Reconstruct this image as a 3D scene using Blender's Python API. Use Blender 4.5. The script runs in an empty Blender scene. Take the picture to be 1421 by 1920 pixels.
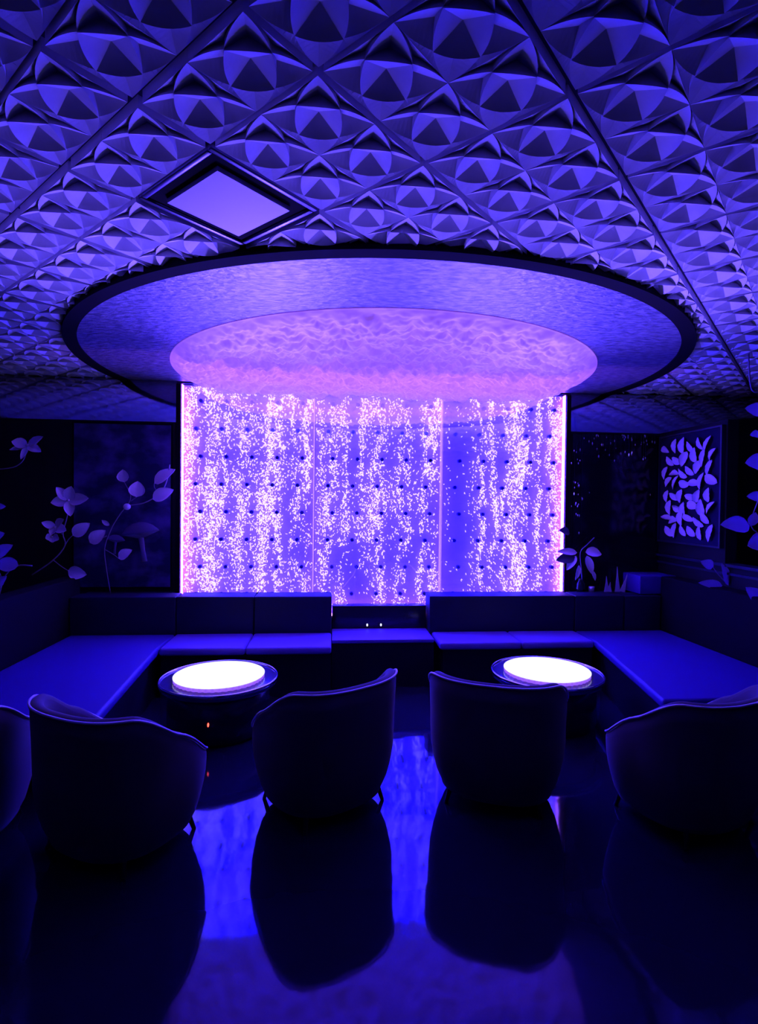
import bpy, bmesh, math, random
from mathutils import Vector, Matrix, noise
PI = math.pi
D = bpy.data
SC = bpy.context.scene
COL = SC.collection

# ------------------------------------------------------------------ camera, world, light, exposure
cam_d = D.cameras.new('camera')
cam = D.objects.new('camera', cam_d); COL.objects.link(cam); SC.camera = cam
F_PX = 1020.1
PITCH, YAW, ROLL = -0.0153, 0.0866, 0.0116
cam_d.sensor_fit = 'VERTICAL'; cam_d.sensor_height = 24.0; cam_d.lens = 24.0 * F_PX / 1920.0
cam_d.clip_start = 0.02
_f = Vector((math.sin(YAW), math.cos(YAW), 0)); _r = Vector((math.cos(YAW), -math.sin(YAW), 0)); _u = Vector((0, 0, 1))
_f, _u = _f * math.cos(PITCH) + _u * math.sin(PITCH), _u * math.cos(PITCH) - _f * math.sin(PITCH)
_r, _u = _r * math.cos(ROLL) + _u * math.sin(ROLL), _u * math.cos(ROLL) - _r * math.sin(ROLL)
cam.matrix_world = Matrix(((_r.x, _u.x, -_f.x, 0), (_r.y, _u.y, -_f.y, 0), (_r.z, _u.z, -_f.z, 1.6), (0, 0, 0, 1)))

w = D.worlds.new('world'); SC.world = w; w.use_nodes = True
w.node_tree.nodes['Background'].inputs[0].default_value = (0, 0, 0, 1)
w.node_tree.nodes['Background'].inputs[1].default_value = 0
SC.view_settings.view_transform = 'Standard'; SC.view_settings.look = 'None'
SC.view_settings.exposure = 0.0; SC.view_settings.gamma = 1.0; SC.view_settings.use_curve_mapping = False
SC.cycles.use_denoising = True
SC.cycles.max_bounces = 6; SC.cycles.diffuse_bounces = 2; SC.cycles.glossy_bounces = 4; SC.cycles.transparent_max_bounces = 8
SC.cycles.sample_clamp_indirect = 0.0

# added fill lights hidden in the slot between the bench backs and the bubble wall, shining up
def strip(name, loc, sx, sy, power, color, tilt=0.0, spread=160):
    l = D.lights.new(name, 'AREA'); l.shape = 'RECTANGLE'; l.size = sx; l.size_y = sy
    l.energy = power; l.color = color; l.spread = math.radians(spread)
    o = D.objects.new(name, l); COL.objects.link(o); o.location = loc
    o.rotation_euler = (PI + tilt, 0, 0)
    return o
for x_ in (-.55, 1.47):
    strip('violet_hidden_fill', (x_, 5.285, 0.698), 0.80, 0.02, 52, (0.125, 0.070, 1.0), tilt=0.97, spread=56)  # added to brighten the ceiling, no known fixture
strip('pink_hidden_fill', (0.46, 5.315, 0.50), 3.7, 0.02, 17, (0.42, 0.11, 1.0), tilt=0.45, spread=60)  # added to wash the cloud pink from out of view

# ------------------------------------------------------------------ materials
def mat(name, color, rough=0.6, metal=0.0, emit=None, strength=0.0, spec=0.5, ior=1.5, coat=0.0, sheen=0.0):
    m = D.materials.new(name); m.use_nodes = True
    b = m.node_tree.nodes['Principled BSDF']
    b.inputs['Base Color'].default_value = (*color, 1); b.inputs['Roughness'].default_value = rough
    b.inputs['Metallic'].default_value = metal; b.inputs['IOR'].default_value = ior
    b.inputs['Specular IOR Level'].default_value = spec
    b.inputs['Coat Weight'].default_value = coat
    b.inputs['Sheen Weight'].default_value = sheen
    if emit:
        b.inputs['Emission Color'].default_value = (*emit, 1); b.inputs['Emission Strength'].default_value = strength
    return m
def bump(m, scale=20, strength=0.3, dist=0.01, stretch=(1, 1, 1), detail=4, kind='noise'):
    nt = m.node_tree; N = nt.nodes; L = nt.links
    tc = N.new('ShaderNodeTexCoord'); mp = N.new('ShaderNodeMapping'); mp.inputs['Scale'].default_value = stretch
    L.new(tc.outputs['Object'], mp.inputs['Vector'])
    if kind == 'noise':
        t = N.new('ShaderNodeTexNoise'); t.inputs['Scale'].default_value = scale; t.inputs['Detail'].default_value = detail; out = t.outputs['Fac']
    else:
        t = N.new('ShaderNodeTexVoronoi'); t.inputs['Scale'].default_value = scale; out = t.outputs['Distance']
    L.new(mp.outputs['Vector'], t.inputs['Vector'])
    bp = N.new('ShaderNodeBump'); bp.inputs['Strength'].default_value = strength; bp.inputs['Distance'].default_value = dist
    L.new(out, bp.inputs['Height']); L.new(bp.outputs['Normal'], N['Principled BSDF'].inputs['Normal'])
    return t
def mottled(m, c1, c2, scale=6, stretch=(1, 1, 1), lo=0.35, hi=0.65, detail=5):
    nt = m.node_tree; N = nt.nodes; L = nt.links
    tc = N.new('ShaderNodeTexCoord'); mp = N.new('ShaderNodeMapping'); mp.inputs['Scale'].default_value = stretch
    L.new(tc.outputs['Object'], mp.inputs['Vector'])
    t = N.new('ShaderNodeTexNoise'); t.inputs['Scale'].default_value = scale; t.inputs['Detail'].default_value = detail
    L.new(mp.outputs['Vector'], t.inputs['Vector'])
    r = N.new('ShaderNodeValToRGB'); r.color_ramp.elements[0].position = lo; r.color_ramp.elements[1].position = hi
    r.color_ramp.elements[0].color = (*c1, 1); r.color_ramp.elements[1].color = (*c2, 1)
    L.new(t.outputs['Fac'], r.inputs['Fac']); L.new(r.outputs['Color'], N['Principled BSDF'].inputs['Base Color'])

M = {}
M['ceiling'] = mat('ceiling_plaster', (0.7, 0.7, 0.7), 0.75, spec=0.2); mottled(M['ceiling'], (0.62, 0.60, 0.66), (0.76, 0.74, 0.78), 9); bump(M['ceiling'], 60, 0.15, 0.004)
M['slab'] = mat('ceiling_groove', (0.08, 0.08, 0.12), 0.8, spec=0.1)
M['black'] = mat('black_paint', (0.006, 0.005, 0.008), 0.9, spec=0.04)
M['black_gloss'] = mat('black_gloss', (0.012, 0.012, 0.025), 0.22)
M['dark_wall'] = mat('dark_wall', (0.008, 0.008, 0.012), 0.7, spec=0.2)
M['floor'] = mat('polished_floor', (0.012, 0.012, 0.035), 0.055, ior=1.6, spec=0.5); bump(M['floor'], 3.2, 0.10, 0.02, (1, 1, 1), 2)
M['floor'].node_tree.nodes['Principled BSDF'].inputs['Specular Tint'].default_value = (0.16, 0.14, 1.0, 1)
M['mirror'] = mat('dark_mirror', (0.42, 0.42, 0.5), 0.06, metal=1.0); bump(M['mirror'], 5, 0.06, 0.01)
M['dark_glass'] = mat('dark_glass', (0.006, 0.006, 0.012), 0.12, spec=0.35)
M['leaf_silver'] = mat('silver_leaf_plaster', (0.5, 0.5, 0.62), 0.42, metal=0.25)
mottled(M['leaf_silver'], (0.09, 0.09, 0.16), (0.26, 0.25, 0.32), 16, (1, 2.2, 1), 0.38, 0.62, 6); bump(M['leaf_silver'], 22, 0.55, 0.02, (1, 2.2, 1), 5)
M['cloud'] = mat('cloud_fibre', (0.85, 0.80, 0.88), 0.95, spec=0.0, emit=(0.36, 0.10, 1.0), strength=0.55)  # emission puts pink light into the fibre's own colour
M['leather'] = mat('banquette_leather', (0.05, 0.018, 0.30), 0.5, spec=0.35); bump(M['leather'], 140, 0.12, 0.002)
M['leather_lit'] = mat('banquette_leather_lit', (0.16, 0.08, 0.5), 0.5, spec=0.35); bump(M['leather_lit'], 140, 0.12, 0.002)  # lighter copy of the leather, stronger light near the wall put into colour
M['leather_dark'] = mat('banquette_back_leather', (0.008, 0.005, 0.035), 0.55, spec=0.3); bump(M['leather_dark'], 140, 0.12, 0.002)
M['plinth'] = mat('bench_plinth', (0.01, 0.01, 0.02), 0.4, spec=0.3)
M['absorber'] = mat('black_absorber', (0.0006, 0.0006, 0.0006), 1.0, spec=0.0)  # for an added unseen sheet that soaks up spill from the hidden lights
M['pad'] = mat('wall_pad_cloth', (0.006, 0.004, 0.012), 0.9, spec=0.08)
M['fabric'] = mat('chair_velvet', (0.09, 0.065, 0.10), 0.8, spec=0.2, sheen=0.25); bump(M['fabric'], 260, 0.25, 0.002)
M['piping_highlight'] = mat('chair_piping_highlight', (0.85, 0.8, 0.9), 0.45)  # pale colour carries the rim light along the chair top
M['metal_dark'] = mat('black_metal', (0.03, 0.03, 0.05), 0.3, metal=0.8)
M['chrome'] = mat('chrome', (0.75, 0.75, 0.85), 0.15, metal=1.0)
M['table_black'] = mat('table_lacquer', (0.01, 0.01, 0.02), 0.25)
M['table_glass'] = mat('table_glass', (0.05, 0.04, 0.16), 0.12)
M['drum_side'] = mat('fluted_acrylic', (0.5, 0.35, 0.8), 0.3, emit=(0.30, 0.10, 0.9), strength=0.9)  # purple emission stands in for glints reflected in the flutes
M['drum_top'] = mat('lit_table_face', (0.8, 0.8, 0.8), 0.3, emit=(0.88, 0.95, 1.0), strength=1.05)
M['drum_ring'] = mat('lit_table_groove', (0.6, 0.6, 0.6), 0.3, emit=(0.80, 0.86, 0.95), strength=0.75)
M['red_led'] = mat('red_led', (0.2, 0, 0), 0.4, emit=(1.0, 0.06, 0.04), strength=5.0)
M['white_emit'] = mat('white_emit', (0.5, 0.5, 0.6), 0.4, emit=(0.75, 0.8, 1.0), strength=1.6)
M['leaf'] = mat('pale_leaf', (0.72, 0.55, 0.85), 0.6, spec=0.3); bump(M['leaf'], 30, 0.3, 0.004, (6, 1, 1))
def translucent(m, col, fac=0.45):
    nt = m.node_tree; b_ = nt.nodes['Principled BSDF']; o_ = nt.nodes['Material Output']
    tr = nt.nodes.new('ShaderNodeBsdfTranslucent'); tr.inputs[0].default_value = (*col, 1)
    mx = nt.nodes.new('ShaderNodeMixShader'); mx.inputs[0].default_value = fac
    nt.links.new(b_.outputs[0], mx.inputs[1]); nt.links.new(tr.outputs[0], mx.inputs[2]); nt.links.new(mx.outputs[0], o_.inputs[0])
M['leaf_thin'] = mat('thin_leaf', (0.6, 0.45, 0.8), 0.6, spec=0.3); bump(M['leaf_thin'], 30, 0.3, 0.004, (6, 1, 1)); translucent(M['leaf_thin'], (0.6, 0.45, 0.8), .6)
M['stem'] = mat('pale_stem', (0.25, 0.18, 0.35), 0.6)
M['petal'] = mat('pale_petal', (0.8, 0.62, 0.9), 0.6, spec=0.3)
M['mushroom'] = mat('mushroom_cap', (0.10, 0.07, 0.22), 0.7)
M['gill'] = mat('mushroom_gill', (0.16, 0.11, 0.32), 0.7)
M['crystal'] = mat('crystal', (0.8, 0.8, 0.95), 0.05, metal=0.6)
M['mural'] = mat('mural_print', (0.03, 0.03, 0.1), 0.5, spec=0.3)
M['access'] = mat('access_panel_white', (0.5, 0.47, 0.56), 0.55)
M['frame_metal'] = mat('panel_frame_metal', (0.10, 0.09, 0.16), 0.35, metal=0.7)
M['mural_leaf'] = mat('leaf_panel_board', (.012, .008, .04), .8, spec=.1)
M['leaf_frame'] = mat('leaf_panel_frame', (.015, .01, .04), .45)
M['petal_silhouette'] = mat('silhouette_petal', (.05, .04, .12), .6)  # dark copy of the petal, backlit silhouette put into the colour
M['card'] = mat('menu_card', (0.5, 0.45, 0.65), 0.6)
M['clear'] = mat('tumbler_glass', (0.5, 0.5, 0.65), 0.08, metal=0.5)
M['flame'] = mat('candle_flame', (0.9, 0.7, 0.4), 0.5, emit=(1.0, 0.85, 0.6), strength=2.0)

# backlit acrylic of the bubble wall
M['tank_back'] = mat('backlit_acrylic', (0.42, 0.24, 0.6), 0.6, emit=(0.0015, 0.0010, 1.0), strength=36)
M['tank_strip'] = mat('tank_edge_light', (0.8, 0.5, 0.8), 0.5, emit=(0.9, 0.26, 1.0), strength=9)
M['bubble'] = mat('air_bubble', (0.9, 0.85, 0.9), 0.4, emit=(0.80, 0.58, 1.0), strength=3)  # emission stands in for tank light scattered by the bubbles
M['peg'] = mat('standoff_peg', (0.02, 0.01, 0.12), 0.4)
M['mullion'] = mat('acrylic_joint', (0.5, 0.35, 0.7), 0.3, emit=(0.65, 0.32, 1.0), strength=1.5)  # joint emits in place of light caught from the tanks
def glass_sheet():
    m = D.materials.new('tank_glass'); m.use_nodes = True; nt = m.node_tree
    nt.nodes.clear(); o = nt.nodes.new('ShaderNodeOutputMaterial'); mx = nt.nodes.new('ShaderNodeMixShader')
    t = nt.nodes.new('ShaderNodeBsdfTransparent'); g = nt.nodes.new('ShaderNodeBsdfGlossy'); g.inputs['Roughness'].default_value = 0.03
    mx.inputs[0].default_value = 0.40
    nt.links.new(t.outputs[0], mx.inputs[1]); nt.links.new(g.outputs[0], mx.inputs[2]); nt.links.new(mx.outputs[0], o.inputs[0])
    return m
M['tank_glass'] = glass_sheet()

# ------------------------------------------------------------------ helpers
def obj(name, verts, faces, m, parent=None, smooth=False, loc=None):
    me = D.meshes.new(name); me.from_pydata(verts, [], faces); me.validate(); me.update()
    if smooth:
        me.polygons.foreach_set('use_smooth', [True] * len(me.polygons))
    o = D.objects.new(name, me); COL.objects.link(o)
    if m: me.materials.append(m)
    if parent: o.parent = parent
    if loc: o.location = loc
    return o
def tag(o, label, cat, group=None, kind=None):
    o['label'] = label; o['category'] = cat
    if group: o['group'] = group
    if kind: o['kind'] = kind
    return o
def thing(name, label, cat, loc=(0, 0, 0), rz=0, group=None):
    o = D.objects.new(name, None); o.empty_display_size = 0.1; COL.objects.link(o); o.location = loc; o.rotation_euler = (0, 0, rz)
    return tag(o, label, cat, group)
class MB:
    def __init__(s): s.v = []; s.f = []
    def add(s, v, f):
        n = len(s.v); s.v += [tuple(p) for p in v]; s.f += [tuple(i + n for i in q) for q in f]; return s
    def box(s, x0, x1, y0, y1, z0, z1):
        return s.add([(x0, y0, z0), (x1, y0, z0), (x1, y1, z0), (x0, y1, z0), (x0, y0, z1), (x1, y0, z1), (x1, y1, z1), (x0, y1, z1)],
                     [(3, 2, 1, 0), (4, 5, 6, 7), (0, 1, 5, 4), (1, 2, 6, 5), (2, 3, 7, 6), (3, 0, 4, 7)])
    def tube(s, pts, r, n=8):
        pts = [Vector(p) for p in pts]; rs = r if isinstance(r, (list, tuple)) else [r] * len(pts)
        V = []; ref = Vector((0.31, 0.17, 0.93)).normalized()
        for i, p in enumerate(pts):
            t = (pts[min(i + 1, len(pts) - 1)] - pts[max(i - 1, 0)]).normalized()
            a = t.cross(ref)
            if a.length < 1e-3: a = t.cross(Vector((1, 0, 0)))
            a.normalize(); b = t.cross(a)
            for k in range(n):
                c = 2 * PI * k / n; V.append(p + (a * math.cos(c) + b * math.sin(c)) * rs[i])
        Fs = []
        for i in range(len(pts) - 1):
            for k in range(n):
                k2 = (k + 1) % n; Fs.append((i * n + k, i * n + k2, (i + 1) * n + k2, (i + 1) * n + k))
        Fs.append(tuple(range(n - 1, -1, -1))); Fs.append(tuple((len(pts) - 1) * n + k for k in range(n)))
        return s.add(V, Fs)
    def lathe(s, prof, n=48, c=(0, 0, 0), a0=0, a1=2 * PI):
        V = []; full = abs(a1 - a0 - 2 * PI) < 1e-6; m = n if full else n + 1
        for r, z in prof:
            for k in range(m):
                a = a0 + (a1 - a0) * k / n; V.append((c[0] + r * math.cos(a), c[1] + r * math.sin(a), c[2] + z))
        Fs = []
        for i in range(len(prof) - 1):
            for k in range(n):
                k2 = (k + 1) % m
                Fs.append((i * m + k, i * m + k2, (i + 1) * m + k2, (i + 1) * m + k))
        return s.add(V, Fs)
    def build(s, name, m, parent=None, smooth=False, loc=None): return obj(name, s.v, s.f, m, parent, smooth, loc)
def bevel(o, wd=0.02, seg=3):
    md = o.modifiers.new('bevel', 'BEVEL'); md.width = wd; md.segments = seg; md.limit_method = 'ANGLE'; md.angle_limit = math.radians(40)
    o.data.polygons.foreach_set('use_smooth', [True] * len(o.data.polygons))
    return o
def struct(o): o['kind'] = 'structure'; return o
def prism(poly, z0, z1):
    n = len(poly); mb = MB()
    mb.add([(x, y, z0) for x, y in poly] + [(x, y, z1) for x, y in poly],
           [tuple(range(n - 1, -1, -1)), tuple(range(n, 2 * n))] + [(i, (i + 1) % n, n + (i + 1) % n, n + i) for i in range(n)])
    return mb

# ------------------------------------------------------------------ room shell
XL, XR, YB, YF, ZC = -4.6, 5.3, 5.35, -2.4, 2.79
ZM = 2.355                       # lower edge of the mirror band
struct(MB().box(XL - .1, XR + .1, YF - .1, 5.6, -.08, 0).build('floor', M['floor']))
struct(MB().box(XL - .1, XL, YF, 5.6, 0, ZM).build('wall_left', M['dark_wall']))
struct(MB().box(XR, XR + .1, YF, 5.6, 0, ZM).build('wall_right', M['dark_wall']))
struct(MB().box(XL - .1, XR + .1, YF - .1, YF, 0, ZC + .1).build('wall_rear', M['dark_wall']))
WX0, WX1 = -1.444, 2.363         # bubble wall
back = MB().box(XL, WX0 - .04, YB, 5.6, 0, ZM).box(WX1 + .04, XR, YB, 5.6, 0, ZM)
back.box(WX0 - .04, WX1 + .04, 5.46, 5.6, 0, ZC + .1)
struct(back.build('wall_back', M['dark_wall']))
struct(MB().box(XL - .1, XL, YF, 5.6, ZM, ZC + .1).build('trim_1', M['dark_wall']))
struct(MB().box(XR, XR + .1, YF, 5.6, ZM, ZC + .1).build('trim_2', M['dark_wall']))
struct(MB().box(3.36, 3.46, 2.6, YB, 0, 1.10).box(3.36, 3.46, 4.38, YB, 1.10, ZM).build('wall_partition', M['dark_wall']))
struct(MB().box(3.325, 3.47, 2.6, YB, 1.10, 1.125).box(3.34, 3.36, 2.6, YB, 1.03, 1.05).build('trim_10', M['leather_dark']))
struct(MB().box(XL, WX0 - .04, YB, 5.6, ZM, ZC + .1).build('trim_3', M['mirror']))
struct(MB().box(WX1 + .04, XR, YB, 5.6, ZM, ZC + .1).build('trim_4', M['mirror']))

# ceiling: relief panels laid diagonally, four petal cells to a panel
T, OX, OY, GA = 0.502, -0.0487, 1.4904, PI / 4 + 0.0131
U = Vector((math.cos(GA), math.sin(GA))); V_ = Vector((-math.sin(GA), math.cos(GA)))
NA = 8
def arc_pts(c, a0, a1, n):
    return [(c[0] + math.cos(a0 + (a1 - a0) * i / n), c[1] + math.sin(a0 + (a1 - a0) * i / n)) for i in range(n + 1)]
def make_cell():
    """unit cell, x,y in [-.5,.5], third value = how far it stands down from the ceiling, metres"""
    v = []; f = []
    def P(x, y, z): v.append((x, y, z)); return len(v) - 1
    for q in range(4):
        rot = lambda p: {0: (p[0], p[1]), 1: (-p[1], p[0]), 2: (-p[0], -p[1]), 3: (p[1], -p[0])}[q]
        # pad side between the corners (0.366,0) and (0,0.366); arm runs to the cell corner (.5,.5)
        pad = arc_pts((-.5, -.5), math.atan2(.5, .866), math.atan2(.866, .5), NA)
        ap = P(0, 0, 0.006)
        ids = [P(*rot(p), 0.040 + 0.004 * math.sin(PI * i / NA)) for i, p in enumerate(pad)]
        for i in range(NA): f.append((ap, ids[i], ids[i + 1]))
        # arm edges: right edge arc centred (-.5,.5), left edge arc centred (.5,-.5)
        right = arc_pts((-.5, .5), -PI / 6, 0, NA); left = arc_pts((.5, -.5), PI / 2 + PI / 6, PI / 2, NA)
        mid = pad[NA // 2]
        zv = lambda t: 0.006 + 0.024 * t
        zr = lambda t: 0.037 - 0.007 * t
        # end of the arm under the pad rim: follow pad arc, height falls to the valley in the middle
        e = [P(*rot(p), 0.037 - 0.031 * (1 - abs(2 * i / NA - 1))) for i, p in enumerate(pad)]
        for i in range(NA): f.append((ids[i], e[i], e[i + 1], ids[i + 1]))      # riser pad -> arm
        ax = [P(*rot((mid[0] + (.5 - mid[0]) * t / NA, mid[1] + (.5 - mid[1]) * t / NA)), zv(t / NA)) for t in range(NA + 1)]
        ri = [P(*rot(p), zr(t / NA)) for t, p in enumerate(right)]
        le = [P(*rot(p), zr(t / NA)) for t, p in enumerate(left)]
        h = NA // 2
        for i in range(h):
            f.append((e[i], ri[1], e[i + 1]) if i else (ri[0], ri[1], e[1]))
            f.append((e[NA - i], e[NA - i - 1], le[1]) if i else (le[0], e[NA - 1], le[1]))
        f.append((e[h], ri[1], ax[1])); f.append((e[h], ax[1], le[1]))
        for t in range(1, NA):
            f.append((ax[t], ri[t], ri[t + 1], ax[t + 1])); f.append((ax[t], ax[t + 1], le[t + 1], le[t]))
        # ground on the right side: from this arm's right edge (and the next arm's left edge) to the cell side x=.5
        g = [P(*rot(p), 0.015 + 0.015 * (t / NA) ** 1.3) for t, p in enumerate(right)]
        g2 = [P(*rot((p[0], -p[1])), 0.015 + 0.015 * (t / NA) ** 1.3) for t, p in enumerate(right)]
        ri2 = [P(*rot((p[0], -p[1])), zr(t / NA)) for t, p in enumerate(right)]
        for t in range(NA):
            f.append((ri[t], g[t], g[t + 1], ri[t + 1])); f.append((ri2[t], ri2[t + 1], g2[t + 1], g2[t]))
        ed = [P(*rot((.5, p[1])), 0.030) for p in right]; ed2 = [P(*rot((.5, -p[1])), 0.030) for p in right]
        for t in range(NA):
            f.append((g[t], ed[t], ed[t + 1], g[t + 1])); f.append((g2[t], g2[t + 1], ed2[t + 1], ed2[t]))
        # lip of the panel going up to the slab
        sk = [P(*rot((.5, y)), -0.012) for y in (-.5, .5)]; se = [P(*rot((.5, y)), 0.030) for y in (-.5, .5)]
        f.append((se[0], sk[0], sk[1], se[1]))
    return v, f
cv, cf = make_cell()
ceil = MB()
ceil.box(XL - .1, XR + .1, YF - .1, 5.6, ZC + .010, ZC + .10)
nslab = len(ceil.f)
def hw_u(k): return 0.015 if k == -1 else (0.009 if k % 2 == 0 else 0.0004)
def hw_v(k): return (0.014 if k % 4 != 0 else 0.011) if k % 2 == 0 else 0.0004
def cell_pt(u, v): return Vector((OX, OY)) + U * (u * T) + V_ * (v * T)
for i in range(-24, 34):
    for j in range(-28, 30):
        if i in (0, 1) and j in (2, 3): continue          # access panel sits here
        c = cell_pt((i + .5) / 2, (j + .5) / 2)
        if not (XL - .12 < c.x < XR + .12 and -0.9 < c.y < 5.5): continue
        if (c.x - .41) ** 2 + (c.y - 4.88) ** 2 < 2.1 ** 2: continue   # covered by the round ceiling feature
        u0 = i * T / 2 + hw_u(i); u1 = (i + 1) * T / 2 - hw_u(i + 1); v0 = j * T / 2 + hw_v(j); v1 = (j + 1) * T / 2 - hw_v(j + 1)
        pts = []
        for x, y, z in cv:
            p = Vector((OX, OY)) + U * (u0 + (u1 - u0) * (x + .5)) + V_ * (v0 + (v1 - v0) * (y + .5))
            pts.append((min(max(p.x, XL + .002), XR - .002), min(p.y, YB - .002), ZC - z))
        n = len(ceil.v); ceil.v += pts; ceil.f += [tuple(q + n for q in fc) for fc in cf]
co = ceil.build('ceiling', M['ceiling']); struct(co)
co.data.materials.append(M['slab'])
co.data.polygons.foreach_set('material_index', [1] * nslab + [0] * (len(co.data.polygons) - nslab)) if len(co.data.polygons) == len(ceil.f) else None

# access panel in the ceiling
c = cell_pt(.5, 1.5)
t = thing('access_panel', 'square ceiling access panel with plain pale plate in a dark metal frame', 'ceiling panel', (c.x, c.y, ZC), GA)
a = T / 2
fr = MB()
for s in (-1, 1):
    fr.box(-a + .006, a - .006, *sorted((s * (a - .006), s * (a - .030))), -.026, .012)
    fr.box(*sorted((s * (a - .006), s * (a - .030))), -a + .030, a - .030, -.026, .012)
bevel(fr.build('frame', M['frame_metal'], t), .006, 2)
rc = MB()
for s in (-1, 1):
    rc.box(-a + .030, a - .030, *sorted((s * (a - .030), s * (a - .085))), -.016, .010)
    rc.box(*sorted((s * (a - .030), s * (a - .085))), -a + .085, a - .085, -.016, .010)
rc.build('recess', M['black'], t)
MB().box(-a + .085, a - .085, -a + .085, a - .085, -.034, .008).build('plate', M['access'], t)

# ------------------------------------------------------------------ round ceiling feature and cloud
DX, DY = 0.41, 4.88
def disc_cut(R, z0, z1, hole=None, n=160, ymax=YB - .004):
    """disc or ring, cut straight where it meets the back wall"""
    pts = []
    a = math.asin(min(1, (ymax - DY) / R)); 
    angs = [PI - a + (PI + 2 * a) * k / n for k in range(n + 1)]
    outer = [(DX + R * math.cos(q), DY + R * math.sin(q)) for q in angs]
    mb = MB()
    if hole is None:
        mb = prism(outer, z0, z1)
    else:
        b = math.asin(min(1, (ymax - DY) / hole))
        ang2 = [PI - b + (PI + 2 * b) * k / n for k in range(n + 1)]
        inner = [(DX + hole * math.cos(q), DY + hole * math.sin(q)) for q in ang2]
        m = n + 1
        V = [(x, y, z0) for x, y in outer] + [(x, y, z0) for x, y in inner] + [(x, y, z1) for x, y in outer] + [(x, y, z1) for x, y in inner]
        Fs = []
        for k in range(n):
            Fs += [(k, m + k, m + k + 1, k + 1), (2 * m + k, 2 * m + k + 1, 3 * m + k + 1, 3 * m + k), (k, k + 1, 2 * m + k + 1, 2 * m + k), (m + k, 3 * m + k, 3 * m + k + 1, m + k + 1)]
        for k in (0, n): Fs.append((k, 2 * m + k, 3 * m + k, m + k))
        mb.add(V, Fs)
    return mb
t = thing('ceiling_disc', 'large round silver-leaf ceiling disc with a black rim above the bubble wall', 'ceiling feature', (0, 0, 0))
disc_cut(2.37, 2.745, ZC + .005).build('disc', M['leaf_silver'], t)
disc_cut(2.46, 2.732, ZC + .005, hole=2.371).build('rim', M['black'], t)

def cloud():
    cx, cy, R = 0.457, 5.0, 1.83
    nr, na = 240, 860
    V = []; Fs = []
    for i in range(nr + 1):
        q = (i / nr); r = R * q ** 0.8
        for k in range(na):
            an = 2 * PI * k / na
            x = cx + r * math.cos(an); y = cy + r * math.sin(an)
            y2 = min(y, YB - .006)
            p = Vector((x, y2, 0))
            wp = p + Vector((noise.noise(p * 5), noise.noise(p * 5 + Vector((4, 4, 4))), 0)) * .03
            def dome(s, o):
                dd = noise.voronoi(wp * s + Vector((o, o * 2, o * 3)))[0][0]
                return max(0.0, 1 - dd * dd * 1.5)
            edge = max(0.0, 1 - q ** 14)
            d = edge * (0.010 + 0.040 * dome(3.4, 1.3) + 0.034 * dome(8, 4.1) + 0.036 * dome(13, 7.7) + 0.018 * dome(26, 2.9) + 0.03 * (1 - q))
            V.append((x, y2, 2.744 - max(0.004, d)))
    for i in range(nr):
        for k in range(na):
            k2 = (k + 1) % na
            Fs.append((i * na + k, i * na + k2, (i + 1) * na + k2, (i + 1) * na + k))
    n0 = len(V)
    for k in range(na):
        x, y, z = V[nr * na + k]; V.append((x, y, 2.7445))
    for k in range(na):
        k2 = (k + 1) % na; Fs.append((nr * na + k, nr * na + k2, n0 + k2, n0 + k))
    # drop faces squashed flat against the wall
    keep = [f for f in Fs if not all(V[i][1] > YB - .0065 for i in f)]
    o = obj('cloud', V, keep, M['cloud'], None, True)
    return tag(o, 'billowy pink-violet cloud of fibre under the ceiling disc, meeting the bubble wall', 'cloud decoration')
cloud()

# ------------------------------------------------------------------ bubble wall: three tanks
PW = (WX1 - WX0) / 3
Z0, Z1 = 0.50, 2.725
rng = random.Random(5)
ICO = None
def ico():
    g = (1 + 5 ** .5) / 2
    v = [(-1, g, 0), (1, g, 0), (-1, -g, 0), (1, -g, 0), (0, -1, g), (0, 1, g), (0, -1, -g), (0, 1, -g), (g, 0, -1), (g, 0, 1), (-g, 0, -1), (-g, 0, 1)]
    l = (1 + g * g) ** .5
    f = [(0, 11, 5), (0, 5, 1), (0, 1, 7), (0, 7, 10), (0, 10, 11), (1, 5, 9), (5, 11, 4), (11, 10, 2), (10, 7, 6), (7, 1, 8), (3, 9, 4), (3, 4, 2), (3, 2, 6), (3, 6, 8), (3, 8, 9), (4, 9, 5), (2, 4, 11), (6, 2, 10), (8, 6, 7), (9, 8, 1)]
    return [(a / l, b / l, c / l) for a, b, c in v], f
IV, IF = ico()
ROWH = 0.2665
def pegs(k):
    out = []
    for r in range(8):
        z = 0.705 + r * ROWH
        for c_ in range(5):
            x = 0.135 + 0.243 * c_ + (0.0 if r % 2 == 0 else 0.045)
            out.append((x, z))
    return out
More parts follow.
